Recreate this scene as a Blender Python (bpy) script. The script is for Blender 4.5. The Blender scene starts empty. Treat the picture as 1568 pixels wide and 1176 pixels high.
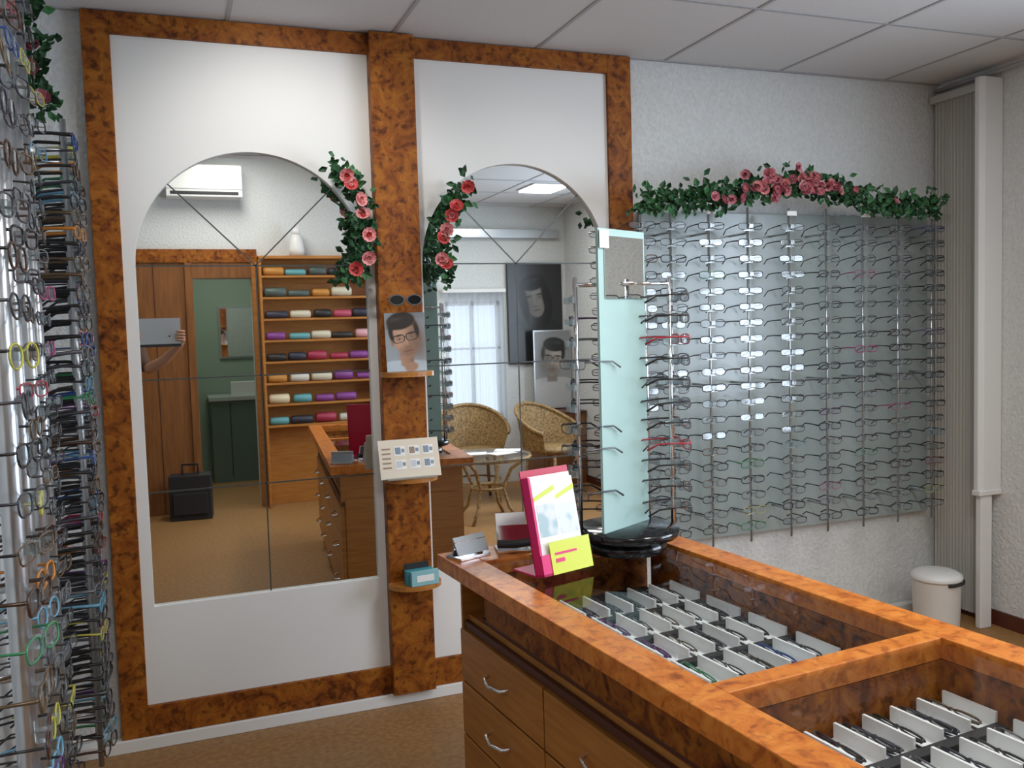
import bpy, math, random
import numpy as np
from mathutils import Matrix, Vector
random.seed(7); rng=np.random.default_rng(5)
S=bpy.context.scene
try:
    S.view_settings.view_transform='Standard'
except Exception: pass

# ------------------------------------------------------------ materials
def newmat(name):
    m=bpy.data.materials.new(name); m.use_nodes=True
    nt=m.node_tree; return m,nt,nt.nodes['Principled BSDF']
def mat(name,col,rough=.5,metal=0,c2=None,scale=10,detail=4,lo=.35,hi=.65,bump=None,emis=None,es=0,spec=None,stretch=None,c3=None,dist=0):
    m,nt,b=newmat(name); N=nt.nodes; L=nt.links
    b.inputs['Base Color'].default_value=(*col,1); b.inputs['Roughness'].default_value=rough; b.inputs['Metallic'].default_value=metal
    if spec is not None: b.inputs['Specular IOR Level'].default_value=spec
    if c2 or bump:
        tc=N.new('ShaderNodeTexCoord'); mp=N.new('ShaderNodeMapping'); L.new(tc.outputs['Object'],mp.inputs['Vector'])
        if stretch: mp.inputs['Scale'].default_value=stretch
    if c2:
        n=N.new('ShaderNodeTexNoise'); n.inputs['Scale'].default_value=scale; n.inputs['Detail'].default_value=detail; n.inputs['Distortion'].default_value=dist
        L.new(mp.outputs[0],n.inputs['Vector'])
        r=N.new('ShaderNodeValToRGB'); L.new(n.outputs['Fac'],r.inputs['Fac'])
        r.color_ramp.elements[0].position=lo; r.color_ramp.elements[0].color=(*col,1)
        r.color_ramp.elements[1].position=hi; r.color_ramp.elements[1].color=(*c2,1)
        if c3:
            e=r.color_ramp.elements.new((lo+hi)/2); e.color=(*c3,1)
        L.new(r.outputs['Color'],b.inputs['Base Color'])
    if bump:
        n2=N.new('ShaderNodeTexNoise'); n2.inputs['Scale'].default_value=bump[0]; n2.inputs['Detail'].default_value=3
        L.new(mp.outputs[0],n2.inputs['Vector'])
        bp=N.new('ShaderNodeBump'); bp.inputs['Strength'].default_value=bump[1]; bp.inputs['Distance'].default_value=bump[2] if len(bump)>2 else .01
        L.new(n2.outputs['Fac'],bp.inputs['Height']); L.new(bp.outputs['Normal'],b.inputs['Normal'])
    if emis:
        b.inputs['Emission Color'].default_value=(*emis,1); b.inputs['Emission Strength'].default_value=es
    return m
def clear(name,tint=(1,1,1),refl=.08,rough=.02,diff=0,dcol=(1,1,1),fres=.8):
    m,nt,b=newmat(name); N=nt.nodes; L=nt.links; N.remove(b)
    out=[n for n in N if n.type=='OUTPUT_MATERIAL'][0]
    t=N.new('ShaderNodeBsdfTransparent'); t.inputs['Color'].default_value=(*tint,1)
    g=N.new('ShaderNodeBsdfGlossy'); g.inputs['Roughness'].default_value=rough
    fr=N.new('ShaderNodeLayerWeight'); fr.inputs['Blend'].default_value=.25
    ma=N.new('ShaderNodeMath'); ma.operation='MULTIPLY_ADD'; ma.use_clamp=True
    L.new(fr.outputs['Fresnel'],ma.inputs[0]); ma.inputs[1].default_value=fres; ma.inputs[2].default_value=refl
    mx=N.new('ShaderNodeMixShader'); L.new(ma.outputs[0],mx.inputs[0]); L.new(t.outputs[0],mx.inputs[1]); L.new(g.outputs[0],mx.inputs[2])
    last=mx
    if diff>0:
        d=N.new('ShaderNodeBsdfDiffuse'); d.inputs['Color'].default_value=(*dcol,1)
        m2=N.new('ShaderNodeMixShader'); m2.inputs[0].default_value=diff
        L.new(mx.outputs[0],m2.inputs[1]); L.new(d.outputs[0],m2.inputs[2]); last=m2
    L.new(last.outputs[0],out.inputs['Surface']); return m

def burl(name,a,b_,c,rough=.3,spk=.45,sc=11,spec=.4):
    m,nt,b=newmat(name); N=nt.nodes; L=nt.links
    b.inputs['Roughness'].default_value=rough; b.inputs['Specular IOR Level'].default_value=spec
    tc=N.new('ShaderNodeTexCoord')
    n=N.new('ShaderNodeTexNoise'); n.inputs['Scale'].default_value=sc; n.inputs['Detail'].default_value=6; n.inputs['Roughness'].default_value=.65; n.inputs['Distortion'].default_value=1.6
    L.new(tc.outputs['Object'],n.inputs['Vector'])
    r=N.new('ShaderNodeValToRGB'); L.new(n.outputs['Fac'],r.inputs['Fac'])
    r.color_ramp.elements[0].position=.34; r.color_ramp.elements[0].color=(*a,1)
    r.color_ramp.elements[1].position=.64; r.color_ramp.elements[1].color=(*c,1)
    e=r.color_ramp.elements.new(.45); e.color=(*b_,1)
    n2=N.new('ShaderNodeTexNoise'); n2.inputs['Scale'].default_value=38; n2.inputs['Detail'].default_value=3
    L.new(tc.outputs['Object'],n2.inputs['Vector'])
    r2=N.new('ShaderNodeValToRGB'); L.new(n2.outputs['Fac'],r2.inputs['Fac'])
    r2.color_ramp.elements[0].position=.34; r2.color_ramp.elements[0].color=(spk,spk*.9,spk*.9,1)
    r2.color_ramp.elements[1].position=.45; r2.color_ramp.elements[1].color=(1,1,1,1)
    mx=N.new('ShaderNodeMix'); mx.data_type='RGBA'; mx.blend_type='MULTIPLY'; mx.inputs[0].default_value=1
    L.new(r.outputs[0],mx.inputs[6]); L.new(r2.outputs[0],mx.inputs[7]); L.new(mx.outputs[2],b.inputs['Base Color'])
    return m

M_plaster=mat('plaster',(.60,.62,.61),.9,c2=(.67,.685,.675),scale=60,bump=(60,.55,.012))
M_white=mat('white_panel',(.76,.76,.74),.65)
M_ceil=mat('ceiling_tile',(.58,.585,.59),.9,c2=(.64,.64,.645),scale=200)
M_grid=mat('ceiling_tbar',(.38,.38,.39),.6)
M_floor=mat('floor_cork',(.26,.13,.043),.5,c2=(.36,.19,.067),scale=45,detail=6)
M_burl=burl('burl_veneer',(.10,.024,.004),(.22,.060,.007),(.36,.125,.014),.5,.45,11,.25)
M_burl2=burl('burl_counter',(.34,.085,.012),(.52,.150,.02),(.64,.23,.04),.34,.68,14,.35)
M_wood=mat('alder_wood',(.37,.14,.026),.4,c2=(.47,.195,.040),scale=6,stretch=(1,1,12),detail=5)
M_wood2=mat('brown_wood',(.17,.060,.014),.45,c2=(.25,.095,.022),scale=5,stretch=(8,8,.7))
M_darkw=mat('dark_red_wood',(.085,.022,.010),.5)
M_mirror=mat('mirror_silver',(.78,.80,.79),.012,1)
M_line=mat('mirror_joint',(.10,.11,.11),.3,.6)
M_alu=mat('aluminium',(.50,.52,.54),.3,.85)
M_chrome=mat('chrome',(.8,.8,.82),.12,1)
M_black=mat('gloss_black',(.008,.008,.009),.12)
M_blackm=mat('matte_black',(.015,.015,.017),.6)
M_acr=clear('clear_acrylic',(.90,.94,.94),.12,.10,.10,(.62,.70,.75),.6)
M_glass=clear('counter_glass',(.97,.985,.98),.05,.01,fres=.36)
M_frost=clear('frosted_green_glass',(.75,.88,.85),.05,.15,.80,(.47,.66,.635))
M_back=mat('rack_back_glass',(.29,.345,.335),.22,c2=(.34,.395,.385),scale=3)
M_lens=clear('lens',(.88,.91,.94),.08,.05,fres=.55)
M_ww=mat('white_plastic',(.74,.74,.72),.35)
M_paper=mat('paper',(.82,.82,.80),.6)
M_mag=mat('magenta_card',(.70,.015,.16),.45)
M_red=mat('red_card',(.50,.012,.05),.4)
M_yel=mat('yellow_green_card',(.62,.68,.04),.4)
M_leaf=mat('leaf_green',(.010,.045,.016),.5,c2=(.025,.10,.035),scale=30)
M_leaf2=mat('leaf_light',(.04,.15,.05),.5)
M_fl=mat('flower_red',(.62,.09,.09),.6); M_flp=mat('flower_pink',(.74,.30,.30),.6); M_fld=mat('flower_dusty',(.30,.07,.10),.7); M_flq=mat('flower_rose',(.54,.20,.24),.7)
M_wick=mat('wicker',(.42,.27,.11),.6,c2=(.16,.09,.03),scale=70,detail=2)
M_skin=mat('skin',(.42,.21,.13),.5); M_shirt=mat('brown_shirt',(.09,.045,.03),.9); M_trous=mat('dark_trousers',(.02,.02,.025),.9); M_hair=mat('hair',(.02,.012,.008),.7)
cols=[(.012,.012,.013),(.02,.018,.02),(.05,.022,.012),(.03,.032,.045),(.06,.06,.07),(.15,.15,.165),(.12,.08,.045),(.34,.02,.035),(.02,.06,.22),(.10,.025,.14),(.03,.20,.08),(.50,.18,.02),(.45,.42,.06),(.34,.05,.16),(.12,.30,.42)]
M_fr=[mat('frame_colour_%d'%i,c,.28,.3 if i in(4,5,6) else 0) for i,c in enumerate(cols)]

# ------------------------------------------------------------ mesh builder
class MB:
    def __init__(s): s.v=[];s.f=[];s.mi=[];s.sm=[];s.mats=[]
    def m(s,mt):
        if mt not in s.mats: s.mats.append(mt)
        return s.mats.index(mt)
    def add(s,vs,fs,mt,T=None,smooth=False):
        o=len(s.v)
        if T is not None: vs=[tuple(T@Vector(v)) for v in vs]
        s.v.extend([tuple(v) for v in vs]); i=s.m(mt)
        for f in fs: s.f.append([k+o for k in f]); s.mi.append(i); s.sm.append(smooth)
    def box(s,x0,x1,y0,y1,z0,z1,mt,T=None):
        vs=[(x,y,z) for z in(z0,z1) for y in(y0,y1) for x in(x0,x1)]
        s.add(vs,[(0,2,3,1),(4,5,7,6),(0,1,5,4),(2,6,7,3),(0,4,6,2),(1,3,7,5)],mt,T)
    def tube(s,pts,r,mt,n=6,closed=False,T=None,flat=1.0):
        pts=[Vector(p) for p in pts]; K=len(pts); vs=[];fs=[]
        rr=r if isinstance(r,(list,tuple)) else [r]*K
        prev=None
        for i,p in enumerate(pts):
            a=pts[(i-1)%K] if (closed or i>0) else p; b=pts[(i+1)%K] if (closed or i<K-1) else p
            t=(b-a).normalized()
            if prev is None:
                up=Vector((0,0,1)) if abs(t.z)<.9 else Vector((0,1,0))
                nrm=(up-t*up.dot(t)).normalized()
            else:
                nrm=(prev-t*prev.dot(t))
                nrm=nrm.normalized() if nrm.length>1e-6 else Vector((1,0,0))
            prev=nrm; bi=t.cross(nrm)
            for j in range(n):
                q=2*math.pi*j/n
                vs.append(p+nrm*math.cos(q)*rr[i]+bi*math.sin(q)*rr[i]*flat)
        for i in range(K if closed else K-1):
            for j in range(n):
                a=i*n+j;b=i*n+(j+1)%n;c=((i+1)%K)*n+(j+1)%n;d=((i+1)%K)*n+j
                fs.append((a,b,c,d))
        if not closed:
            fs.append(tuple(reversed(range(n)))); fs.append(tuple(range((K-1)*n,K*n)))
        s.add(vs,fs,mt,T,True)
    def lathe(s,prof,mt,c=(0,0,0),n=32,T=None,smooth=True,sx=1,sy=1):
        vs=[];fs=[]
        for r,z in prof:
            for j in range(n):
                q=2*math.pi*j/n; vs.append((c[0]+r*math.cos(q)*sx,c[1]+r*math.sin(q)*sy,c[2]+z))
        for i in range(len(prof)-1):
            for j in range(n): fs.append((i*n+j,i*n+(j+1)%n,(i+1)*n+(j+1)%n,(i+1)*n+j))
        fs.append(tuple(reversed(range(n)))); fs.append(tuple(range((len(prof)-1)*n,len(prof)*n)))
        s.add(vs,fs,mt,T,smooth)
    def ball(s,c,r,mt,n=12,T=None,sc=(1,1,1)):
        k=8; prof=[(max(1e-4,r*math.sin(math.pi*i/k))*1.0,-r*math.cos(math.pi*i/k)*sc[2]) for i in range(k+1)]
        s.lathe(prof,mt,c,n,T,True,sc[0],sc[1])
    def build(s,name,bevel=0,parent=None,autosm=False):
        me=bpy.data.meshes.new(name); me.from_pydata(s.v,[],s.f)
        for m_ in s.mats: me.materials.append(m_)
        me.polygons.foreach_set('material_index',s.mi); me.polygons.foreach_set('use_smooth',s.sm); me.update()
        o=bpy.data.objects.new(name,me); S.collection.objects.link(o)
        if bevel:
            b=o.modifiers.new('bev','BEVEL'); b.width=bevel; b.segments=2; b.limit_method='ANGLE'; b.angle_limit=math.radians(50)
        if parent: o.parent=parent
        return o
def empty(name,loc=(0,0,0),rz=0):
    e=bpy.data.objects.new(name,None); e.empty_display_size=.1; S.collection.objects.link(e); e.location=loc; e.rotation_euler=(0,0,rz); return e
def TR(x,y,z,rz=0,rx=0,ry=0,s=1):
    return Matrix.Translation((x,y,z))@Matrix.Rotation(rz,4,'Z')@Matrix.Rotation(ry,4,'Y')@Matrix.Rotation(rx,4,'X')@Matrix.Scale(s,4)

# ------------------------------------------------------------ room
CZ=2.6; XE=3.595; XW=-.42; YS=-4.5; RC=3.0
def wallholes(name,axis,fixed,t,u0,u1,z0,z1,holes,mt):
    mb=MB(); us=sorted(set([u0,u1]+[h[i] for h in holes for i in(0,1)])); zs=sorted(set([z0,z1]+[h[i] for h in holes for i in(2,3)]))
    for i in range(len(us)-1):
        for j in range(len(zs)-1):
            cu=(us[i]+us[i+1])/2; cz=(zs[j]+zs[j+1])/2
            if any(h[0]<cu<h[1] and h[2]<cz<h[3] for h in holes): continue
            if axis=='y': mb.box(us[i],us[i+1],min(fixed,fixed+t),max(fixed,fixed+t),zs[j],zs[j+1],mt)
            else: mb.box(min(fixed,fixed+t),max(fixed,fixed+t),us[i],us[i+1],zs[j],zs[j+1],mt)
    return mb.build(name)
wallholes('wall_north','y',.006,.15,-1.1,XE+.15,0,RC+.1,[],M_plaster)
wallholes('wall_east','x',XE,.15,YS,0.006,0,RC+.1,[(-3.3,-1.5,.85,2.3)],M_plaster)
wallholes('wall_south','y',YS,-.12,-1.1,XE+.15,0,RC+.1,[(.2,.67,0,1.95),(2.38,2.92,.62,1.72)],M_plaster)
mb=MB(); mb.box(XW-.12,XW,-2.95,.006,0,RC+.1,M_plaster); mb.box(-1.1,XW-.12,-3.0,-2.9,0,RC+.1,M_plaster); mb.box(-1.1,-.98,YS,-3.0,0,RC+.1,M_plaster); mb.build('wall_west')
mb=MB(); mb.box(-1.2,XE+.2,-6.6,.2,-.1,0,M_floor); mb.build('floor')
mb=MB()
mb.box(-1.1,XE+.1,-2.6,.1,CZ,CZ+.1,M_ceil); mb.box(1.6,XE+.1,YS-.1,-2.6,CZ,CZ+.1,M_ceil); mb.box(-1.1,1.6,YS-.1,-2.6,RC,RC+.1,M_ceil)
mb.box(-1.1,1.6,-2.62,-2.6,CZ+.1,RC,M_ceil); mb.box(1.6,1.62,YS,-2.6,CZ+.1,RC,M_ceil); mb.build('ceiling')
mb=MB(); x=.85-1.2
while x<XE:
    mb.box(x-.007,x+.007,-2.6,0,CZ-.003,CZ,M_grid)
    if x>1.6: mb.box(x-.007,x+.007,YS,-2.6,CZ-.003,CZ,M_grid)
    x+=.6
y=-.67
while y>YS:
    mb.box(XW if y>-2.6 else 1.6,XE,y-.007,y+.007,CZ-.004,CZ,M_grid); y-=.6
mb.box(XW,XE,-.02,0,CZ-.004,CZ,M_grid)
mb.build('trim_ceiling_grid')
mb=MB(); mb.box(XE-.012,XE,YS,-.0,0,.07,M_darkw); mb.build('baseboard_east')
mb=MB(); mb.box(-.40,XE-.02,-.045,0,0,.045,M_white); mb.build('baseboard_north',.003)
mb=MB(); mb.box(XW,XW+.012,-2.95,-.05,0,.07,M_darkw); mb.build('baseboard_west')

# ------------------------------------------------------------ burl frame + arch panels + mirrors
mb=MB()
mb.box(-.23,-.14,-.035,0,.045,CZ-.004,M_burl); mb.box(-.14,1.76,-.035,0,2.52,CZ-.004,M_burl)
mb.box(1.76,1.87,-.035,0,.045,CZ-.004,M_burl); mb.box(-.14,.75,-.035,0,.045,.155,M_burl); mb.box(.92,1.76,-.035,0,.045,.155,M_burl)
mb.box(.75,.92,-.075,0,.05,CZ-.006,M_burl); mb.build('burl_wood_frame',.002)
def arch(name,x0,x1,z0,z1,cx,r,zs,zb):
    mb=MB(); yf=-.02; yb=0
    mb.box(x0,cx-r,yf,yb,z0,z1,M_white); mb.box(cx+r,x1,yf,yb,z0,z1,M_white); mb.box(cx-r,cx+r,yf,yb,z0,zb,M_white)
    n=40
    P=[(cx+r*math.cos(math.pi*(1-i/n)),zs+r*math.sin(math.pi*i/n)) for i in range(n+1)]
    for i in range(n):
        (a,b),(c,d)=P[i],P[i+1]
        mb.add([(a,yf,b),(c,yf,d),(c,yf,z1),(a,yf,z1)],[(0,1,2,3)],M_white)
        mb.add([(a,yf,b),(c,yf,d),(c,yb,d),(a,yb,b)],[(0,3,2,1)],M_white)
    par=empty('arched_wall_mirror'); mb.build('surround_panel',0,par)
    g=MB(); pts=[(cx-r,zb)]+P+[(cx+r,zb)]
    g.add([(p[0],-.0005,p[1]) for p in pts],[tuple(range(len(pts)))],M_mirror)
    y=-.0016; w=.0025
    for z in (zs,zs-.405,zs-.81): g.box(cx-r,cx+r,y,-.0005,z-w,z+w,M_line)
    g.box(cx-w,cx+w,y,-.0005,zb,zs,M_line)
    for sgn in(-1,1):
        e=r*math.cos(math.pi/4)
        g.add([(cx-w*1.4,y,zs),(cx+w*1.4,y,zs),(cx+sgn*e+w*1.4,y,zs+e),(cx+sgn*e-w*1.4,y,zs+e)],[(0,1,2,3)],M_line)
    g.build('mirror_tiles',0,par)
arch('arch_panel',-.14,.75,.155,2.52,.31,.41,1.73,.51)
arch('arch_panel',.92,1.76,.155,2.52,1.34,.40,1.735,.51)

# ------------------------------------------------------------ column shelves with things
def shelf(z,d=.10,x0=.755,x1=.935):
    mb=MB(); n=16; cx=(x0+x1)/2; w=(x1-x0)/2+.012
    pts=[(cx-w,-.075)]+[(cx-w*math.cos(math.pi*i/n),-.095-(d-.02)*math.sin(math.pi*i/n)) for i in range(n+1)]+[(cx+w,-.075)]
    k=len(pts); vs=[(a,b,z-.018) for a,b in pts]+[(a,b,z) for a,b in pts]
    fs=[tuple(range(k)),tuple(reversed(range(k,2*k)))]+[(i,i+k,(i+1)%k+k,(i+1)%k) for i in range(k)]
    mb.add(vs,fs,M_wood); mb.build('column_shelf')
for z in(1.318,.915,.50): shelf(z)
def vcmat(name,rough=.3):
    m,nt,b=newmat(name); a=nt.nodes.new('ShaderNodeAttribute'); a.attribute_name='print'; nt.links.new(a.outputs['Color'],b.inputs['Base Color']); b.inputs['Roughness'].default_value=rough; return m
M_print=vcmat('printed_photo')
def portrait(name,T,w,h,P,style='man',frame=None):
    nx,nz=110,int(110*h/w); U,V=np.meshgrid(np.linspace(0,1,nx),np.linspace(0,1,nz)); asp=h/w; VV=V*asp
    C=np.zeros((nz,nx,3)); C[:]=P['bg']; C*= (1.05-.35*V)[...,None]
    ang=P.get('tilt',0)
    cx,cy=P.get('c',(.52,.56*asp)); s=P.get('s',1.0)
    X=(U-cx)/s; Y=(VV-cy)/s
    Xr=X*math.cos(ang)+Y*math.sin(ang); Yr=-X*math.sin(ang)+Y*math.cos(ang)
    def bl(d,col,soft=.03,a=1.0):
        k=np.clip(.5-d/soft,0,1)*a; k=(k*k*(3-2*k))[...,None]; C[:]=C*(1-k)+np.array(col)*k
    def e(x,y,a,b): return (np.sqrt(((Xr-x)/a)**2+((Yr-y)/b)**2)-1)*min(a,b)
    bl(Y+.42+.9*np.maximum(0,np.abs(X)-.22)**2,P['shirt'],.04)
    bl(np.maximum(np.abs(X-.02)-.13, np.abs(Y+.36)-.16),np.array(P['face'])*.62,.05)
    if P.get('long'): bl(e(0,-.06,.40,.60),P['hair'],.08)
    bl(e(.0,.17,.31,.36),P['hair'],.05)
    F=np.array(P['face'])
    bl(e(-.28,-.02,.035,.07),F*.8,.02); bl(e(.28,-.02,.035,.07),F*.6,.02)
    bl(np.minimum(e(0,.02,.265,.31),e(0,-.15,.19,.24)),F,.03)
    bl(e(.22,-.05,.18,.40),F*.45,.24,.8)
    bl(e(-.08,.14,.12,.10),np.minimum(F*1.3,1),.16,.5); bl(e(-.14,-.08,.07,.06),F*1.25,.1,.5)
    if not P.get('long'): bl(e(0,-.25,.19,.14),F*.48,.16,.7)
    bl(e(.02,-.06,.026,.09),F*1.3,.05,.5); bl(e(.055,-.08,.02,.07),F*.5,.04,.7); bl(e(.01,-.155,.05,.015),F*.40,.03,.8)
    bl(e(0,-.235,.080,.018),(F[0]*.58,F[1]*.38,F[2]*.38),.02,.9); bl(e(0,-.238,.075,.004),F*.2,.01,.9)
    for sx in(-1,1):
        bl(e(sx*.125,.03,.07,.035),F*.45,.05,.8); bl(e(sx*.125,.020,.035,.011),(.40,.38,.36),.012,.7); bl(e(sx*.125,.022,.015,.014),(.02,.015,.01),.01)
        bl(e(sx*.13,.095,.085,.018),P['hair'],.02,.95)
        if P.get('glasses'):
            q=np.power(np.abs((Xr-sx*.135)/.115),3)+np.power(np.abs((Yr-.03)/.075),3); bl((np.abs(q-1)-.24)*.06,(.01,.01,.012),.015)
    if P.get('glasses'): bl(np.maximum(np.abs(Xr)-.03,np.abs(Yr-.05)-.009),(.01,.01,.012),.008); bl(np.maximum(np.abs(np.abs(Xr)-.26)-.03,np.abs(Yr-.055)-.009),(.01,.01,.012),.008)
    bl(e(-.02,.37,.29,.17),P['hair'],.04); bl(e(-.06,.29,.26,.07),P['hair'],.05,.9); bl(e(.26,.14,.05,.15),P['hair'],.04,.9); bl(e(-.26,.14,.04,.15),P['hair'],.04,.9)
    bl(e(-.10,.42,.14,.04),np.array(P['hair'])*3+.02,.08,.5)
    if P.get('long'): bl(e(-.27,.0,.09,.40),P['hair'],.06); bl(e(.27,.0,.10,.45),P['hair'],.06)
    if P.get('hand'):
        for k in range(4): bl(np.abs((X-(-.10+.045*k))*1.0+(Y+.42)*.35)-.020+np.maximum(0,np.abs(Y+.44)-.10),F*(.95-.06*k),.02)
        bl(e(-.02,-.56,.14,.09),F*.85,.04)
    C=np.clip(C,0,1)
    vs=[(u*w,-.0008,v*h) for v in np.linspace(0,1,nz) for u in np.linspace(0,1,nx)]
    mb=MB(); fs=[(j*nx+i,j*nx+i+1,(j+1)*nx+i+1,(j+1)*nx+i) for j in range(nz-1) for i in range(nx-1)]
    mb.add(vs,fs,M_print,T); b=.0 if frame is None else .012
    mb.box(-b,w+b,0,.008,-b,h+b,frame or M_paper,T)
    o=mb.build(name); me=o.data; at=me.color_attributes.new('print','FLOAT_COLOR','POINT')
    A=np.ones((len(me.vertices),4),dtype=np.float32); A[:nx*nz,:3]=C.reshape(-1,3); at.data.foreach_set('color',A.ravel())
    return o
portrait('portrait_photo_card',TR(.765,-.105,1.319,0,-.08),.155,.225,dict(bg=(.30,.33,.36),face=(.42,.25,.17),hair=(.025,.018,.014),shirt=(.42,.50,.56),glasses=1,tilt=.20,hand=1,s=1.25,c=(.50,.80)))
M_cream=mat('cream_card',(.70,.62,.50),.6); PH=[mat('card_photo_%d'%i,c,.5) for i,c in enumerate([(.20,.26,.34),(.55,.57,.60),(.30,.20,.15)])]
mb=MB(); TC=TR(.715,-.15,.917,0,-.3)
mb.box(0,.235,0,.004,0,.15,M_cream,TC)
for i in range(3):
    for j in range(2):
        xx=.06+.055*i; zz=.035+.052*j
        mb.box(xx,xx+.042,-.001,0,zz,zz+.036,M_paper,TC); mb.box(xx+.004,xx+.025,-.0016,-.001,zz+.006,zz+.032,random.choice(PH),TC); mb.box(xx+.028,xx+.040,-.0016,-.001,zz+.012,zz+.026,PH[0],TC)
for k in range(5): mb.box(.012,.045,-.001,0,.04+.018*k,.046+.018*k,PH[2],TC)
mb.box(.02,.21,-.03,.02,.0,.004,M_acr,TR(.715,-.15,.916)); mb.build('price_card_stand')
mb=MB(); T=TR(.80,-.15,.501,.1)
mb.box(0,.11,0,.03,0,.055,mat('teal_box',(.05,.30,.36),.5),T); mb.box(0.01,.12,-.025,-.005,0,.055,mat('cyan_box',(.25,.50,.55),.5),T); mb.box(.03,.10,-.0265,-.025,.015,.04,M_paper,T); mb.box(0,.10,.03,.035,.0,.078,M_blackm,T); mb.build('lens_cleaner_boxes',.0015)

# ------------------------------------------------------------ eyeglasses
def glasses(hw=.027,hh=.018,r=.0018,fold=False,seg=14,power=2.6,tl=.10,tr_=1.0):
    g=MB(); FR=M_fr[0]; TE=M_fr[1]
    for sx in(-1,1):
        pts=[]
        for i in range(seg):
            t=2*math.pi*i/seg; c,s_=math.cos(t),math.sin(t)
            pts.append((sx*.034+hw*math.copysign(abs(c)**(2/power),c),0,hh*math.copysign(abs(s_)**(2/power),s_)))
        g.tube(pts,r,FR,4,True)
        g.add(pts,[tuple(range(seg))],M_lens)
        hx=sx*(.034+hw+.004); q=max(r,.0019)*tr_
        if fold: P=[(hx,0,hh*.4),(hx,.008,hh*.4),(hx-sx*.05,.012+.004*(sx>0),hh*.3),(hx-sx*.10,.012+.004*(sx>0),hh*.1),(hx-sx*.125,.014,-hh*.9)]
        else: P=[(hx-sx*.006,0,hh*.45),(hx,.004,hh*.45),(hx-sx*.004,tl*.5,hh*.5),(hx-sx*.008,tl,hh*.35),(hx-sx*.014,tl+.032,-hh*.9)]
        g.tube(P,[q*.9,q*1.2,q,q*1.1,q*1.3],TE,4)
    g.tube([(-.008,0,hh*.35),(0,-.002,hh*.5),(.008,0,hh*.35)],r,FR,4)
    v=np.array(g.v); names=[m_.name for m_ in g.mats]; kk=[0 if names[i]==M_fr[0].name else (2 if names[i]==M_fr[1].name else 1) for i in g.mi]
    return v,g.f,kk
GT=[glasses(.026,.014,.0013,power=2.8,tr_=1.2),glasses(.025,.016,.0014,power=2.4,tr_=1.15),glasses(.027,.014,.0018,power=3.2,tr_=1.25),glasses(.027,.015,.0022,power=3,tr_=1.15)]
GV=[glasses(hh=.016,power=3),glasses(.025,.018,.0020,power=2.2),glasses(.028,.014,.0018,power=3.2),glasses(.028,.017,.0026,power=3.4)]
GF=[glasses(fold=True),glasses(.028,.016,.0026,fold=True)]
def put(mb,T,ci,var=None,fold=False,lib=None,tc=None):
    v,f,mi=(random.choice(GF) if fold else ((lib or GV)[var] if var is not None else random.choice(lib or GV)))
    A=np.array(T); w=v@A[:3,:3].T+A[:3,3]; o=len(mb.v)
    mb.v.extend(map(tuple,w.tolist())); a=mb.m(M_fr[ci]); b=mb.m(M_lens); c=mb.m(M_fr[tc if tc is not None else ci])
    for ff,k in zip(f,mi):
        mb.f.append([q+o for q in ff]); mb.mi.append((a,b,c)[k]); mb.sm.append(k!=1)
def rc(p=.2):
    return random.choice([7,8,9,10,11,12,13,14]) if random.random()<p else random.choice([0,0,1,1,2,3,3,4,4,5,6])

# north wall rack: rods and twenty rows of glasses
rk=MB()
rk.box(1.90,3.50,-.030,-.008,.50,1.95,M_back)
RX=[1.83,1.97,2.156,2.353,2.568,2.77,2.975,3.18,3.386]
for i,x in enumerate(RX):
    y=-.165
    rk.tube([(x,y,.50),(x,y,1.96)],.0055,M_alu,8)
    for z in(.62,1.2,1.85): rk.tube([(x,y,z),(max(x,1.9),-.03,z)],.005,M_alu,6)
    for j in range(20):
        z=.575+j*.0685
        rk.box(x-.010,x+.010,y-.028,y-.004,z-.007,z+.010,M_acr)
        rk.box(x-.024,x+.024,y-.012,y-.006,z-.018,z-.011,M_acr)
        ci=random.choice([0,0,1,1,2,3,3,4,4,5,6]) if random.random()>.07 else rc(1)
        if i==3 and j==0: ci=10
        if i==3 and j==1: ci=12
        put(rk,TR(x+random.uniform(-.004,.004),y-.022,z,random.uniform(-.06,.06),random.uniform(-.10,.04)),ci,None,False,GT,random.choice([0,0,1,3]) if ci<7 else random.choice([ci,0]))
    if i%2==0: rk.box(x-.025,x+.025,-.19,-.185,1.925,1.945,M_ww)
rk.build('eyeglass_wall_rack')

# west racks
def westrack(rods,z0,z1,step,scale,pcol,rad,lib=None):
    mb=MB()
    for (x,y) in rods:
        mb.tube([(x,y,z0),(x,y,z1)],rad,M_alu,12)
        for z in np.linspace(z0+.08,z1-.08,4): mb.tube([(x,y,z),(XW+.004,y,z)],rad*.6,M_alu,6)
        z=z0+.06
        while z<z1-.03:
            mb.box(x+.002,x+.03,y-.008,y+.008,z-.006,z+.010,M_acr)
            ci=rc(pcol); put(mb,TR(x+.026,y,z,math.pi/2+random.uniform(-.25,.1),random.uniform(-.1,.06),0,scale),ci,None,False,lib,ci if random.random()<.6 else 0)
            z+=step
    return mb
GB=[glasses(r=.0024,tr_=1.5),glasses(.028,.016,.0026,power=3,tr_=1.7),glasses(.026,.017,.0018,tr_=1.3)]
M_bw=mat('rack_back_white',(.52,.54,.54),.4)
mb=westrack([(-.235,-.78),(-.255,-.60),(-.275,-.42),(-.275,-.22)],.30,2.06,.040,1.0,.26,.008,GB)
mb.box(XW+.002,XW+.010,-.90,-.08,.28,2.1,M_bw); mb.build('eyeglass_side_rack')
mb=westrack([(-.205,-2.12),(-.245,-1.74),(-.268,-1.40),(-.285,-1.12)],.12,2.40,.064,.92,.18,.014,GV); mb.box(XW+.002,XW+.010,-2.3,-1.0,.1,2.45,M_bw); mb.build('eyeglass_side_rack')

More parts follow.
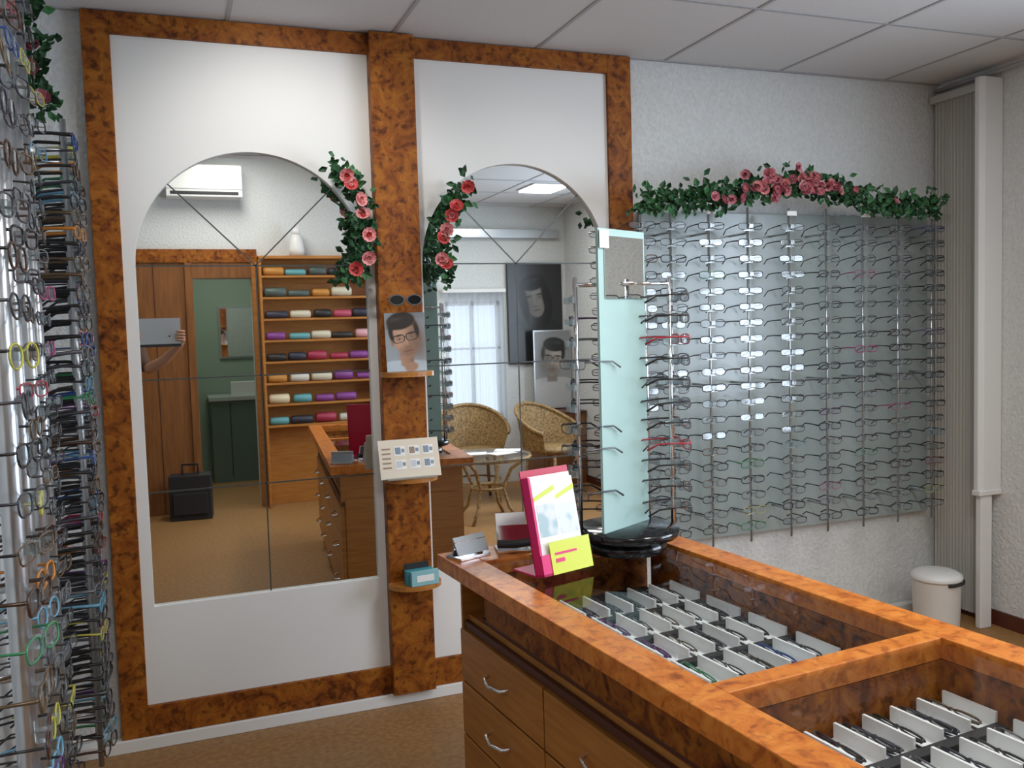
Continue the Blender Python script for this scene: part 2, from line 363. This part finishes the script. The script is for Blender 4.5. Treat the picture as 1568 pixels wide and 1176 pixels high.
# ------------------------------------------------------------ garlands
def garland(name,path,nl,nf,spread,fm,fr=.03,back=-.05,zmax=9,zmin=0):
    mb=MB(); P=[Vector(p) for p in path]; segs=[(P[i+1]-P[i]).length for i in range(len(P)-1)]; tot=sum(segs)
    def at(t):
        d=t*tot
        for i,l in enumerate(segs):
            if d<=l or i==len(segs)-1: return P[i].lerp(P[i+1],min(1,d/l))
            d-=l
    mb.tube([at(i/20) for i in range(21)],.004,M_leaf,5)
    for i in range(nl):
        c=at(random.random())+Vector((random.gauss(0,spread),random.uniform(-.05,.012),random.gauss(0,spread)))
        if back is not None and c.y>back: c.y=back-random.random()*.02
        c.z=max(zmin,min(c.z,zmax))
        L=random.uniform(.028,.046); w=L*.32
        T=Matrix.Translation(c)@Matrix.Rotation(random.uniform(0,6.28),4,'Y')@Matrix.Rotation(random.uniform(-.9,.9),4,'X')@Matrix.Rotation(random.uniform(-.7,.7),4,'Z')
        mb.add([(0,0,0),(-w,-.004,L*.4),(0,.004,L*.45),(w,-.004,L*.4),(-w*.6,-.003,L*.75),(w*.6,-.003,L*.75),(0,-.004,L)],[(0,2,1),(0,3,2),(1,2,6,4),(2,3,5,6)],random.choice([M_leaf,M_leaf,M_leaf2]),T)
    for i in range(nf):
        t=(i+.5)/nf if nf<9 else random.gauss(.46,.13)
        c=at(min(1,max(0,t)))+Vector((random.gauss(0,spread*.5),-.055,random.gauss(0,spread*.8)))
        c.y=min(c.y,back-.04)
        T=Matrix.Translation(c)@Matrix.Rotation(random.uniform(-.6,.5),4,'Z')@Matrix.Rotation(random.uniform(-.6,.5),4,'X')
        f1,f2=random.choice(fm),random.choice(fm)
        for ring,(k,rad,tl) in enumerate([(6,fr,.35),(5,fr*.62,.8),(4,fr*.33,1.2)]):
            for q in range(k):
                R_=T@Matrix.Rotation(2*math.pi*q/k+ring*.4,4,'Y')@Matrix.Rotation(tl,4,'X')
                w=rad*.5
                mb.add([(0,0,0),(-w,-.002,rad*.55),(0,.003,rad*.6),(w,-.002,rad*.55),(-w*.6,-.005,rad),(w*.6,-.005,rad)],[(0,2,1),(0,3,2),(1,2,4),(2,5,4),(2,3,5)],f1 if ring==0 else f2,R_)
    mb.build(name)
garland('rose_garland',[(.59,-.09,2.09),(.66,-.09,2.02),(.70,-.09,1.88),(.695,-.09,1.77),(.635,-.09,1.67)],230,7,.020,[M_fl,M_flp,M_flp,M_fl],.030,-.085)
garland('rose_garland',[(1.10,-.09,2.03),(1.03,-.09,1.94),(.995,-.09,1.84),(.99,-.09,1.75),(1.0,-.09,1.66)],230,7,.020,[M_fl,M_flp,M_flp,M_fl],.030,-.085)
garland('ivy_garland',[(1.80,-.21,1.955),(2.0,-.21,1.98),(2.2,-.21,2.00),(2.38,-.21,2.04),(2.6,-.21,2.055),(2.80,-.21,2.03),(3.0,-.21,1.98),(3.2,-.21,1.975),(3.36,-.21,1.975)],1200,50,.029,[M_fld,M_flp,M_flq,M_flq],.024,-.20,2.5,1.935)
garland('ivy_garland',[(-.355,-.50,2.52),(-.34,-.50,2.35),(-.33,-.50,2.22),(-.31,-.50,2.13)],260,5,.024,[M_fld,M_flp],.026,-.46,2.54)

# ------------------------------------------------------------ counter
C=empty('display_counter',(.70,-.94,0),math.radians(5.2))
W=.72; LN=2.05
mb=MB()
for b in[(0,.085,-LN,0),(W-.085,W,-LN,0),(.085,W-.085,-.15,0),(.085,W-.085,-1.20,-1.15),(.085,W-.085,-LN,-1.98)]: mb.box(*b,.775,.82,M_burl2)
mb.build('burl_top',.002,C)
mb=MB(); 
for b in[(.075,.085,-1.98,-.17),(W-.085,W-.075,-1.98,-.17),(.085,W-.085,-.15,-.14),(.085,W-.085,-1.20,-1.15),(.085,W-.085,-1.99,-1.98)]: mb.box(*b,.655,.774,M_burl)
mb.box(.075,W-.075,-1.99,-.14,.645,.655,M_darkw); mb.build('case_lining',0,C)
mb=MB()
for a,b in((-1.149,-.151),(-1.979,-1.201)): mb.add([(.086,a,.813),(W-.086,a,.813),(W-.086,b,.813),(.086,b,.813)],[(0,1,2,3)],M_glass)
mb.build('glass_pane',0,C)
mb=MB()
mb.box(.07,W-.06,-LN+.04,-.04,.07,.645,M_wood); mb.box(.10,W-.075,-LN+.04,-.06,.0,.07,M_blackm)
mb.box(.055,.07,-LN+.04,-.04,.61,.63,M_darkw)
ys=[-.045,-.56,-1.08,-1.58,-2.0]
for i in range(4):
    for j,(a,b) in enumerate([(.455,.605),(.295,.448),(.10,.288)]):
        mb.box(.046,.068,ys[i+1]+.004,ys[i]-.004,a,b,M_wood)
        cy=(ys[i]+ys[i+1])/2; cz=(a+b)/2
        mb.tube([(.046,cy-.06,cz),(.028,cy-.05,cz-.004),(.018,cy,cz-.008),(.028,cy+.05,cz-.004),(.046,cy+.06,cz)],.0055,M_chrome,8)
mb.build('drawer_cabinet',.0015,C)
mb=MB(); mb.box(.05,W-.05,-.06,-.05,.07,.775,M_wood); mb.build('apron',0,C)
tr=MB()
M_tray=mat('tray_white',(.84,.86,.87),.5)
def trays(y0,y1,rows):
    st=(y0-y1)/rows
    for i in range(rows):
        a=y0-st*i-.010; b=a-st+.036
        tr.box(.10,W-.10,b,a,.682,.689,M_tray)
        n=7; wv=(W-.20)/n
        for k in range(n+1): tr.box(.10+wv*k-.003,.10+wv*k+.003,b,a,.689,.718,M_tray)
        tr.box(.10,W-.10,b-.026,b-.001,.66,.698,M_blackm)
        for k in range(n):
            if random.random()<.95:
                put(tr,TR(.10+wv*(k+.5)-.010,(a+b)/2,.708,math.pi/2+random.uniform(-.06,.06),-.8,0,.92),rc(.08),None,True)
                if random.random()<.25: put(tr,TR(.10+wv*(k+.5)+.008,(a+b)/2,.702,math.pi/2+random.uniform(-.05,.05),-.9,0,.88),rc(.05),None,True)
trays(-.28,-1.14,5); trays(-1.205,-1.97,5)
tr.box(.10,W-.10,-.28,-.16,.66,.668,M_blackm)
tr.build('glasses_trays',0,C)

# rotating display stand
D=empty('rotating_eyeglass_stand',(1.215,-1.15,.8205),0)
mb=MB(); mb.lathe([(.02,0),(.11,0),(.115,.004),(.115,.03),(.10,.034),(.10,.042),(.148,.044),(.152,.050),(.152,.064),(.148,.068),(.02,.068)],M_black,n=48); mb.build('turntable_base',0,D)
mb=MB(); pa=math.atan2(.11,.205)
T=TR(0,0,.068,pa); mb.box(-.117,.117,-.004,.004,0,.855,M_frost,T)
mb.box(-.09,.107,-.007,-.0045,.66,.835,M_mirror,T); mb.box(-.115,-.07,-.009,-.0075,.80,.85,M_ww,T); mb.build('glass_panel',0,D)
mb=MB()
for sx in(-1,1):
    for (px,py) in [(sx*.150,-.01),(sx*.115,.07)]:
        mb.tube([(px,py,.068),(px,py,.80-.01)],.006,M_chrome,10)
    mb.tube([(sx*.150,-.01,.77),(0,-.01,.77)],.005,M_chrome,8); mb.tube([(sx*.115,.07,.77),(0,.03,.77)],.005,M_chrome,8)
    for k in range(11):
        z=.12+k*.061
        for (px,py) in [(sx*.150,-.01),(sx*.115,.07)]:
            mb.box(px-.012,px+.022*sx+.012,py-.010,py+.010,z-.008,z+.010,M_acr)
            mb.box(px+.020*sx-.004,px+.020*sx+.004,py-.028,py+.028,z-.012,z+.004,M_acr)
        if sx>0:
            put(mb,TR(.172,-.03,z,math.pi/2-.10,random.uniform(-.05,.05)),5 if k not in(3,8) else 7,2,False,GT,0 if k not in(3,8) else 7)
            if k%3==0: put(mb,TR(.135,.075,z,math.pi/2+.5),rc(.2),None,False,GT)
        else:
            if k%3!=1: put(mb,TR(-.12,.09,z,-math.pi/2-.5),rc(.15),None,False,GT)
            if k in(1,3,4,7): put(mb,TR(-.165,-.01,z,-math.pi/2+.2),random.choice([4,5,3]),None,False,GT)
mb.build('rods_and_glasses',0,D)
# brochure holder
mb=MB(); rz=math.atan2(.045,.15)
T=TR(.866,-1.305,.8205,rz)
T2=T@Matrix.Rotation(-.22,4,'X')
mb.box(0,.165,.0,.004,.0,.28,M_red,T2); mb.box(0,.006,-.030,.004,0,.26,M_mag,T2); mb.box(0,.165,-.034,-.030,0,.055,M_mag,T2)
mb.box(.0,.165,-.034,.004,.0,.006,M_mag,T2)
mb.box(.030,.170,-.036,-.0345,.0,.085,M_yel,T2); mb.box(.045,.075,-.037,-.036,.03,.04,M_mag,T2); mb.box(.045,.12,-.037,-.036,.05,.056,M_mag,T2)
M_pr=mat('brochure_print',(.66,.70,.72),.4,c2=(.36,.50,.54),scale=22,detail=1,lo=.47,hi=.60)
for q,(a,b,z1) in enumerate([(.010,.085,.255),(.080,.158,.25)]):
    mb.box(a,b,-.026+q*.006,-.022+q*.006,.006,z1,M_paper,T2); mb.box(a+.006,b-.006,-.0265+q*.006,-.026+q*.006,.10,z1-.07,M_pr,T2)
    mb.add([(a,-.0272+q*.006,z1-.06),(b,-.0272+q*.006,z1-.035),(b,-.0272+q*.006,z1-.022),(a,-.0272+q*.006,z1-.05)],[(0,1,2,3)],M_yel,T2)
mb.box(.012,.155,-.015,-.012,.006,.262,M_paper,T2)
mb.box(0.0,.12,.004,.10,0,.004,M_mag,T)
mb.build('brochure_holder')
mb=MB(); T=TR(.775,-1.01,.8205,.35)
mb.box(-.055,.055,-.035,.035,0,.008,M_chrome,T); mb.box(-.055,.055,-.03,-.024,.0,.055,M_alu,T@Matrix.Rotation(-.5,4,'X')); mb.box(-.055,.055,.006,.012,.0,.05,M_chrome,T@Matrix.Rotation(.3,4,'X'))
mb.build('counter_eyeglass_holder',.001)
mb=MB(); T=TR(.915,-1.0,.8205,-.2)
mb.box(-.05,.05,-.04,.04,0,.008,M_chrome,T); mb.box(-.045,.045,-.003,.003,.0,.11,M_alu,T@Matrix.Rotation(-.35,4,'X')); mb.tube([(-.05,-.04,.03),(0,-.055,.03),(.05,-.04,.03)],.012,M_blackm,10,False,T); mb.box(-.045,.045,-.05,-.044,.02,.07,M_chrome,T@Matrix.Rotation(-.3,4,'X'))
mb.build('counter_eyeglass_holder',.001)
# sunglasses resting on a peg above photo card
M_dgrey=mat('dark_grey_rim',(.09,.09,.10),.3)
mb=MB(); mb.tube([(.84,-.078,1.585),(.84,-.112,1.585)],.005,M_chrome,8)
for sx in(-1,1):
    pts=[(.84+sx*.034+.028*math.cos(t),-.125,1.59+.019*math.sin(t)) for t in np.linspace(0,2*math.pi,18)[:-1]]
    mb.add(pts,[tuple(range(17))],M_black); mb.tube(pts,.003,M_dgrey,6,True); mb.tube([(.84+sx*.062,-.124,1.596),(.84+sx*.062,-.09,1.596)],.003,M_dgrey,6)
mb.tube([(.832,-.125,1.597),(.848,-.125,1.597)],.003,M_dgrey,6); mb.build('sunglasses_on_peg')

# ------------------------------------------------------------ waste bin
mb=MB(); mb.lathe([(.02,0),(.098,0),(.10,.01),(.108,.235),(.110,.24)],M_ww,(3.31,-.27,0),40)
mb.lathe([(.112,.238),(.114,.245),(.112,.262),(.09,.274),(.05,.281),(.003,.283)],M_ww,(3.31,-.27,0),40)
mb.tube([(3.31+.115*math.cos(a),-.27+.115*math.sin(a),.232) for a in np.linspace(-1.9,.3,12)],.008,M_blackm,6)
mb.box(3.29,3.33,-.40,-.36,.005,.018,M_blackm); mb.build('pedal_bin')

# ------------------------------------------------------------ east side casing, curtain
mb=MB(); M_beige=mat('white_casing',(.70,.71,.70),.45)
A_=[(XE-.002,-.377),(XE-.11,-.377),(XE-.135,-.365),(XE-.135,-.34),(XE-.002,-.34)]
mb.add([(a,b,.65) for a,b in A_]+[(a,b,2.54) for a,b in A_],
 [(4,3,2,1,0),(5,6,7,8,9),(0,1,6,5),(1,2,7,6),(2,3,8,7),(3,4,9,8),(4,0,5,9)],M_beige)
mb.box(XE-.14,XE-.002,-.382,-.335,.63,.655,M_beige); mb.box(XE-.12,XE-.05,-.37,-.34,.0,.63,M_beige)
mb.build('roller_shutter_casing',.004)
mb=MB(); n=80; M_cur=mat('beige_slats',(.47,.465,.43),.7)
vs=[]
for i in range(n+1):
    y=-.02-.305*i/n; x=XE-.03-.008*math.sin(i*1.3)
    vs+= [(x,y,.03),(x,y,2.50)]
mb.add(vs,[(2*i,2*i+1,2*i+3,2*i+2) for i in range(n)],M_cur); mb.box(XE-.06,XE-.01,-.325,-.01,2.50,2.535,M_cur); mb.build('vertical_slat_curtain')
mb=MB(); mb.tube([(XE-.02,-.01,2.565),(XE-.05,-.5,2.565),(XE-.05,-3.6,2.565)],.010,M_grid,8); 
for y in(-.6,-1.8,-3.0): mb.box(XE-.055,XE-.045,y,y+.02,2.565,2.599,M_grid)
mb.build('curtain_rail')
def window(name,axis,f,u0,u1,z0,z1,nm):
    mb=MB(); t=.03
    def bx(a,b,c,d):
        if axis=='x': mb.box(f,f+.05,a,b,c,d,M_ww)
        else: mb.box(a,b,f,f+.05,c,d,M_ww)
    bx(u0,u1,z0,z0+t*1.3); bx(u0,u1,z1-t*1.3,z1)
    for i in range(nm+1):
        u=u0+(u1-u0-t)*i/nm; bx(u,u+t,z0,z1)
    bx(u0,u1,z1-.45*(z1-z0)/1.1,z1-.45*(z1-z0)/1.1+.02)
    mb.build(name)
window('window_1','x',XE+.05,-3.3,-1.5,.85,2.3,2)
window('window_2','y',YS-.08,2.38,2.92,.62,1.72,2)
M_sheer,nt,b=newmat('sheer'); nt.nodes.remove(b)
o_=[n for n in nt.nodes if n.type=='OUTPUT_MATERIAL'][0]
a_=nt.nodes.new('ShaderNodeBsdfTranslucent'); a_.inputs[0].default_value=(.85,.88,.95,1); b_=nt.nodes.new('ShaderNodeBsdfTransparent'); x_=nt.nodes.new('ShaderNodeMixShader'); x_.inputs[0].default_value=.6
nt.links.new(b_.outputs[0],x_.inputs[1]); nt.links.new(a_.outputs[0],x_.inputs[2]); nt.links.new(x_.outputs[0],o_.inputs[0])
mb=MB(); n=70; vs=[]
for i in range(n+1):
    x=2.36+.58*i/n; y=YS+.05+.012*math.sin(i*.9); vs+=[(x,y,.58),(x,y,1.80)]
mb.add(vs,[(2*i,2*i+1,2*i+3,2*i+2) for i in range(n)],M_sheer,None,True); mb.box(2.34,2.95,YS+.02,YS+.08,1.80,1.83,M_ww); mb.build('sheer_curtain')

# ------------------------------------------------------------ back of room (seen in the mirrors)
mb=MB()
mb.box(-.97,.17,YS+.004,YS+.05,0,2.08,M_wood2); mb.box(-.97,.72,YS+.004,YS+.07,2.08,2.19,M_burl)
mb.box(.14,.20,YS+.004,YS+.07,0,2.08,M_wood2); mb.box(.67,.715,YS+.004,YS+.07,0,2.08,M_wood); mb.box(.20,.67,YS+.004,YS+.06,1.95,2.08,M_wood2)
for x in(-.45,-.1): mb.box(x-.004,x+.004,YS+.05,YS+.053,0,2.08,M_darkw)
mb.build('door_1',.002)
M_green=mat('green_wall',(.30,.38,.30),.8)
mb=MB(); mb.box(-.5,1.4,-6.5,-6.4,0,2.5,M_green); mb.box(-.6,-.5,-6.5,YS-.12,0,2.5,M_green); mb.box(1.4,1.5,-6.5,YS-.12,0,2.5,M_green); mb.box(-.6,1.5,-6.5,YS-.12,2.5,2.6,M_green); mb.build('wall_back_room')
mb=MB(); M_gcab=mat('green_cabinet',(.10,.15,.12),.5)
mb.box(.35,1.1,-6.38,-5.9,.0,.82,M_gcab); mb.box(.33,1.12,-6.38,-5.88,.82,.86,mat('worktop',(.45,.48,.45),.4))
for x in(.53,.82): mb.box(x-.004,x+.004,-5.9,-5.896,.05,.8,M_blackm)
mb.box(.55,.85,-6.1,-5.95,.86,1.0,M_ww); mb.build('green_base_cabinet',.003)
mb=MB(); mb.box(.50,.85,-6.39,-6.36,1.25,1.75,M_mirror); mb.box(.48,.87,-6.395,-6.38,1.23,1.77,M_alu); mb.build('washroom_mirror')
mb=MB(); x0,x1=.72,1.70; y0,y1=YS+.004,YS+.20
mb.box(x0,x1,y0,y0+.012,.0,2.12,M_wood); mb.box(x0,x0+.02,y0,y1,0,2.12,M_wood); mb.box(x1-.02,x1,y0,y1,0,2.12,M_wood); mb.box(x0,x1,y0,y1+.01,2.10,2.125,M_wood)
zs=[.70+.18*i for i in range(8)]
for z in zs: mb.box(x0+.02,x1-.02,y0+.012,y1,z-.018,z,M_wood)
CS=empty('eyeglass_case_shelf'); mb.build('shelf_unit',.002,CS)
mb=MB(); pal=[(.02,.02,.02),(.6,.55,.42),(.65,.35,.38),(.35,.03,.07),(.5,.22,.04),(.12,.35,.38),(.22,.05,.25),(.07,.10,.09),(.7,.6,.4),(.45,.07,.12),(.03,.03,.05),(.6,.58,.52)]
PM=[mat('case_%d'%i,c,.5) for i,c in enumerate(pal)]
for z in zs:
    x=x0+.04
    while x<x1-.18:
        w=random.uniform(.14,.19); h=random.uniform(.055,.085)
        T=TR(x+w/2,y1-.06,z)
        mb.tube([(-w/2,0,h*.5),(-w/2+.012,0,h*.5),(0,0,h*.5),(w/2-.012,0,h*.5),(w/2,0,h*.5)],[h*.36,h*.49,h*.5,h*.49,h*.36],random.choice(PM),12,False,T)
        x+=w+random.uniform(.01,.04)
mb.build('eyeglass_cases',0,CS)
mb=MB(); mb.lathe([(.01,0),(.06,.0),(.065,.06),(.05,.14),(.03,.19)],M_ww,(1.05,YS+.1,2.126),18); mb.ball((1.05,YS+.105,2.335),.038,M_ww)
for s_ in(-1,1): mb.lathe([(.012,0),(.001,.03)],M_ww,(1.05+s_*.02,YS+.105,2.36),8)
mb.build('cat_figurine')
mb=MB(); mb.box(.03,.62,YS+.004,YS+.2,2.60,2.86,M_ww); mb.box(.06,.59,YS+.19,YS+.205,2.615,2.645,M_blackm); mb.box(.03,.62,YS+.17,YS+.208,2.66,2.855,M_ww); mb.build('air_conditioner',.012)
portrait('framed_poster',TR(3.53,YS+.03,1.13,math.pi),.54,.93,dict(bg=(.03,.03,.033),face=(.17,.16,.15),hair=(.008,.008,.008),shirt=(.02,.02,.022),long=1,tilt=-.2,s=.8,c=(.5,1.1)),'w',M_blackm)
portrait('framed_poster',TR(3.56,YS+.14,.70,math.pi),.36,.72,dict(bg=(.30,.31,.32),face=(.34,.30,.27),hair=(.02,.02,.02),shirt=(.45,.45,.45),glasses=1,tilt=.1,s=1.1,c=(.5,1.25)),'m',M_alu)
mb=MB(); mb.box(3.15,3.58,YS+.005,YS+.42,0,.66,M_wood2); mb.box(3.13,3.585,YS+.004,YS+.44,.66,.679,M_darkw); mb.build('side_cabinet',.004)
mb=MB(); mb.box(1.75,3.5,YS+.004,YS+.09,2.30,2.38,M_alu); mb.build('curtain_pelmet',.003)
def chair(x,y,rz):
    mb=MB(); T=TR(x,y,0,rz)
    mb.lathe([(.05,.40),(.22,.40),(.245,.42),(.24,.445),(.05,.455)],M_wick,n=28,T=T)
    n=26; vs=[]; rows=5
    for i in range(n+1):
        a=math.radians(-25+230*i/n); k=math.sin(max(0,min(1,i/n))*math.pi); top=.58+.22*k**1.3
        for j in range(rows+1):
            z=.43+(top-.43)*j/rows; r=.25+.05*j/rows
            vs.append((r*math.cos(a),-r*math.sin(a)+0,z))
    mb.add(vs,[(i*(rows+1)+j,(i+1)*(rows+1)+j,(i+1)*(rows+1)+j+1,i*(rows+1)+j+1) for i in range(n) for j in range(rows)],M_wick,T,True)
    mb.tube([vs[i*(rows+1)+rows] for i in range(n+1)],.016,M_wick,8,False,T)
    for a in(45,135,225,315):
        c,s_=math.cos(math.radians(a)),math.sin(math.radians(a))
        mb.tube([(.20*c,.20*s_,.41),(.22*c,.22*s_,.2),(.24*c,.24*s_,.0)],.014,M_wick,8,False,T)
    mb.tube([(.215*math.cos(t),.215*math.sin(t),.18) for t in np.linspace(0,6.28,24)[:-1]],.009,M_wick,6,True,T)
    mb.build('wicker_armchair')
chair(2.38,-3.78,.1); chair(3.02,-3.6,-.5)
mb=MB(); T=TR(2.23,-3.02,0)
mb.lathe([(.02,.50),(.34,.50),(.345,.505),(.34,.512),(.02,.512)],M_glass,n=40,T=T); mb.tube([(.33*math.cos(t),.33*math.sin(t),.487) for t in np.linspace(0,6.283,36)[:-1]],.014,M_wick,8,True,T)
for a in(45,135,225,315):
    c,s_=math.cos(math.radians(a)),math.sin(math.radians(a))
    mb.tube([(.31*c,.31*s_,.48),(.20*c,.20*s_,.40),(.13*c,.13*s_,.25),(.18*c,.18*s_,.10),(.27*c,.27*s_,0)],.014,M_wick,8,False,T)
mb.tube([(.13*math.cos(t),.13*math.sin(t),.25) for t in np.linspace(0,6.283,20)[:-1]],.010,M_wick,6,True,T)
for i,(a,b,r_) in enumerate([(-.2,-.05,.2),(-.05,.05,-.3),(.05,-.15,.5)]): mb.box(a,a+.2,b,b+.14,.513+i*.004,.517+i*.004,M_paper,T@Matrix.Rotation(r_,4,'Z'))
mb.build('rattan_coffee_table')
mb=MB(); T=TR(.10,-4.22,0,.1); mb.box(-.16,.16,-.09,.09,.0,.36,M_blackm,T); mb.box(-.13,.13,.09,.11,.05,.22,M_blackm,T)
mb.tube([(-.06,0,.36),(-.06,0,.44),(.06,0,.44),(.06,0,.36)],.010,M_blackm,8,False,T); mb.build('travel_bag',.02)

# ------------------------------------------------------------ photographer with tablet
Pn=empty('photographer')
def skin(name,V,E,Rr,mt,sub=2):
    me=bpy.data.meshes.new(name); me.from_pydata(V,E,[]); me.materials.append(mt); o=bpy.data.objects.new(name,me); S.collection.objects.link(o)
    o.modifiers.new('sk','SKIN')
    if not me.skin_vertices: bpy.context.view_layer.update()
    for i,r in enumerate(Rr): me.skin_vertices[0].data[i].radius=r if isinstance(r,tuple) else (r,r)
    me.skin_vertices[0].data[0].use_root=True
    s=o.modifiers.new('ss','SUBSURF'); s.levels=sub; s.render_levels=sub; o.parent=Pn
    o.modifiers['sk'].use_smooth_shade=True
    return o
px,py=-.40,-3.86
try:
    skin('shirt',[(px,py,.98),(px,py+.01,1.15),(px,py,1.32),(px,py,1.42),(px-.17,py,1.40),(px+.17,py,1.40),(px-.20,py+.06,1.22),(px+.22,py+.08,1.22),(px,py+.01,1.49)],
      [(0,1),(1,2),(2,3),(3,4),(3,5),(4,6),(5,7),(3,8)],[(.17,.12),(.16,.11),(.17,.11),(.12,.09),.07,.07,.055,.055,.055],M_shirt)
    skin('trousers',[(px,py,.98),(px-.10,py,.88),(px+.10,py,.88),(px-.11,py+.02,.50),(px+.11,py+.02,.50),(px-.12,py,.09),(px+.12,py,.09)],[(0,1),(0,2),(1,3),(2,4),(3,5),(4,6)],[(.16,.12),.095,.095,.07,.07,.055,.055],M_trous)
    for s_,hx in((1,.085),(-1,-.235)):
        ex=px+.22 if s_>0 else px-.20
        skin('forearm',[(ex,py+.08,1.23),(ex+(hx-ex)*.5,py+.20,1.30),(hx-.012*s_,-3.53,1.42),(hx,-3.49,1.465)],[(0,1),(1,2),(2,3)],[.045,.040,.027,(.036,.018)],M_skin)
        for k in range(4):
            z=1.445+.021*k; L=[.055,.065,.062,.05][k]
            mbf=MB(); mbf.tube([(hx+.0*s_,-3.485,z),(hx+.014*s_,-3.462,z+.004),(hx-.004*s_,-3.458,z+.006),(hx-s_*L*.5,-3.459,z+.006),(hx-s_*L*.75,-3.460,z+.005)],[.0095,.009,.0085,.008,.005],M_skin,8); mbf.build('finger_%d'%(k+1),0,Pn)
        mbf=MB(); mbf.tube([(hx,-3.49,1.45),(hx-.01*s_,-3.488,1.49),(hx-s_*.035,-3.482,1.515)],[.012,.010,.007],M_skin,8); mbf.build('thumb',0,Pn)
    mb=MB(); mb.ball((px,py+.02,1.66),.088,M_skin,20,None,(.86,1.05,1.3)); mb.tube([(px,py+.01,1.46),(px,py+.012,1.56)],.052,M_skin,14)
    mb.ball((px,py-.005,1.69),.094,M_hair,20,None,(.88,1.02,1.18)); mb.ball((px,py+.12,1.65),.014,M_skin,8,None,(.8,1.2,1.3))
    for s_ in(-1,1):
        mb.ball((px+s_*.03,py+.103,1.675),.011,M_ww,8); mb.ball((px+s_*.03,py+.112,1.675),.005,M_hair,8); mb.ball((px+s_*.078,py+.02,1.66),.02,M_skin,8,None,(.4,.8,1.3))
    mb.tube([(px-.022,py+.108,1.612),(px,py+.114,1.61),(px+.022,py+.108,1.612)],.005,mat('lips',(.35,.1,.09),.5),6)
    mb.build('head',0,Pn)
    mb=MB()
    for s_ in(-1,1): mb.tube([(px+s_*.12,py-.06,.045),(px+s_*.12,py+.06,.045),(px+s_*.125,py+.16,.03)],[.045,.045,.03],M_blackm,12)
    mb.build('shoes',0,Pn)
except Exception as e: print('person fail',e)
mb=MB(); mb.box(-.215,.076,-3.476,-3.468,1.405,1.61,mat('tablet_back',(.50,.53,.56),.3,.5)); mb.box(-.215,.076,-3.4678,-3.467,1.405,1.425,M_blackm); mb.box(-.21,.071,-3.478,-3.4765,1.41,1.605,M_black); mb.lathe([(.001,0),(.006,0),(.006,.001),(.001,.001)],M_black,n=16,T=Matrix.Translation((0,-3.4675,1.48))@Matrix.Rotation(-math.pi/2,4,'X')); mb.build('tablet',.0015,Pn)

# ------------------------------------------------------------ lights
def area(name,loc,rot,sx,sy,e,col):
    l=bpy.data.lights.new(name,'AREA'); l.shape='RECTANGLE'; l.size=sx; l.size_y=sy; l.energy=e; l.color=col
    o=bpy.data.objects.new(name,l); S.collection.objects.link(o); o.location=loc; o.rotation_euler=rot; return o
M_em=mat('lamp_diffuser',(.9,.9,.9),.5,emis=(1,.98,.95),es=4)
def fixture(x,y,z,w,d,e,col=(1,.985,.95)):
    mb=MB(); mb.box(x-w/2,x+w/2,y-d/2,y+d/2,z-.014,z-.005,M_em); mb.box(x-w/2-.02,x+w/2+.02,y-d/2-.02,y+d/2+.02,z-.009,z-.004,M_ww); mb.build('ceiling_light_panel')
    area('lamp_light',(x,y,z-.02),(0,0,0),w,d,e,col)
fixture(2.90,-3.35,CZ,.28,.36,12)
fixture(1.9,-2.0,CZ,.3,1.1,23)  # added panel and lamp, general fill over the middle of the room
fixture(.5,-3.5,RC,.3,1.1,22,(1,.97,.91))  # invented fixture in the raised ceiling, lights the back and gives fill
def spot(x,y,tx,tz,e,ang=80,col=(1,.975,.93)):
    l=bpy.data.lights.new('spot','SPOT'); l.energy=e; l.spot_size=math.radians(ang); l.spot_blend=.9; l.color=col; l.shadow_soft_size=.06
    o=bpy.data.objects.new('spot_light',l); S.collection.objects.link(o); o.location=(x,y,CZ-.06)
    o.rotation_euler=(Vector((tx,0,tz))-Vector((x,y,CZ-.06))).to_track_quat('-Z','Y').to_euler()
    mb=MB(); mb.lathe([(.045,-.004),(.05,-.02),(.048,-.03),(.03,-.03),(.03,-.008)],M_chrome,(x,y,CZ),20); mb.build('ceiling_downlight')
spot(.42,-.85,.42,1.9,28,95); spot(1.4,-.85,1.35,1.5,6,95)
area('window_daylight',(XE+.35,-2.4,1.6),(0,math.radians(90),0),1.4,1.8,82,(.72,.84,1))
area('door_room_light',(.5,-5.5,2.45),(0,0,0),.5,.5,9,(.95,1,.9))
w=bpy.data.worlds.new('World'); S.world=w; w.use_nodes=True
bg=w.node_tree.nodes['Background']; bg.inputs[0].default_value=(.74,.85,1,1); bg.inputs[1].default_value=2.0

# ------------------------------------------------------------ camera
yaw,pit,rol=.36263,.06454,.02971
F=Vector((math.cos(pit)*math.sin(yaw),math.cos(pit)*math.cos(yaw),-math.sin(pit)))
R0=Vector((math.cos(yaw),-math.sin(yaw),0)); U0=R0.cross(F)
Rr=R0*math.cos(rol)-U0*math.sin(rol); Ur=R0*math.sin(rol)+U0*math.cos(rol)
cam=bpy.data.cameras.new('camera'); co=bpy.data.objects.new('camera',cam); S.collection.objects.link(co)
mw=Matrix((( Rr.x,Ur.x,-F.x,0),(Rr.y,Ur.y,-F.y,-3.44697),(Rr.z,Ur.z,-F.z,1.48),(0,0,0,1)))
co.matrix_world=mw; cam.sensor_width=36; cam.lens=1372.936/1568*36; cam.clip_start=.02
S.camera=co
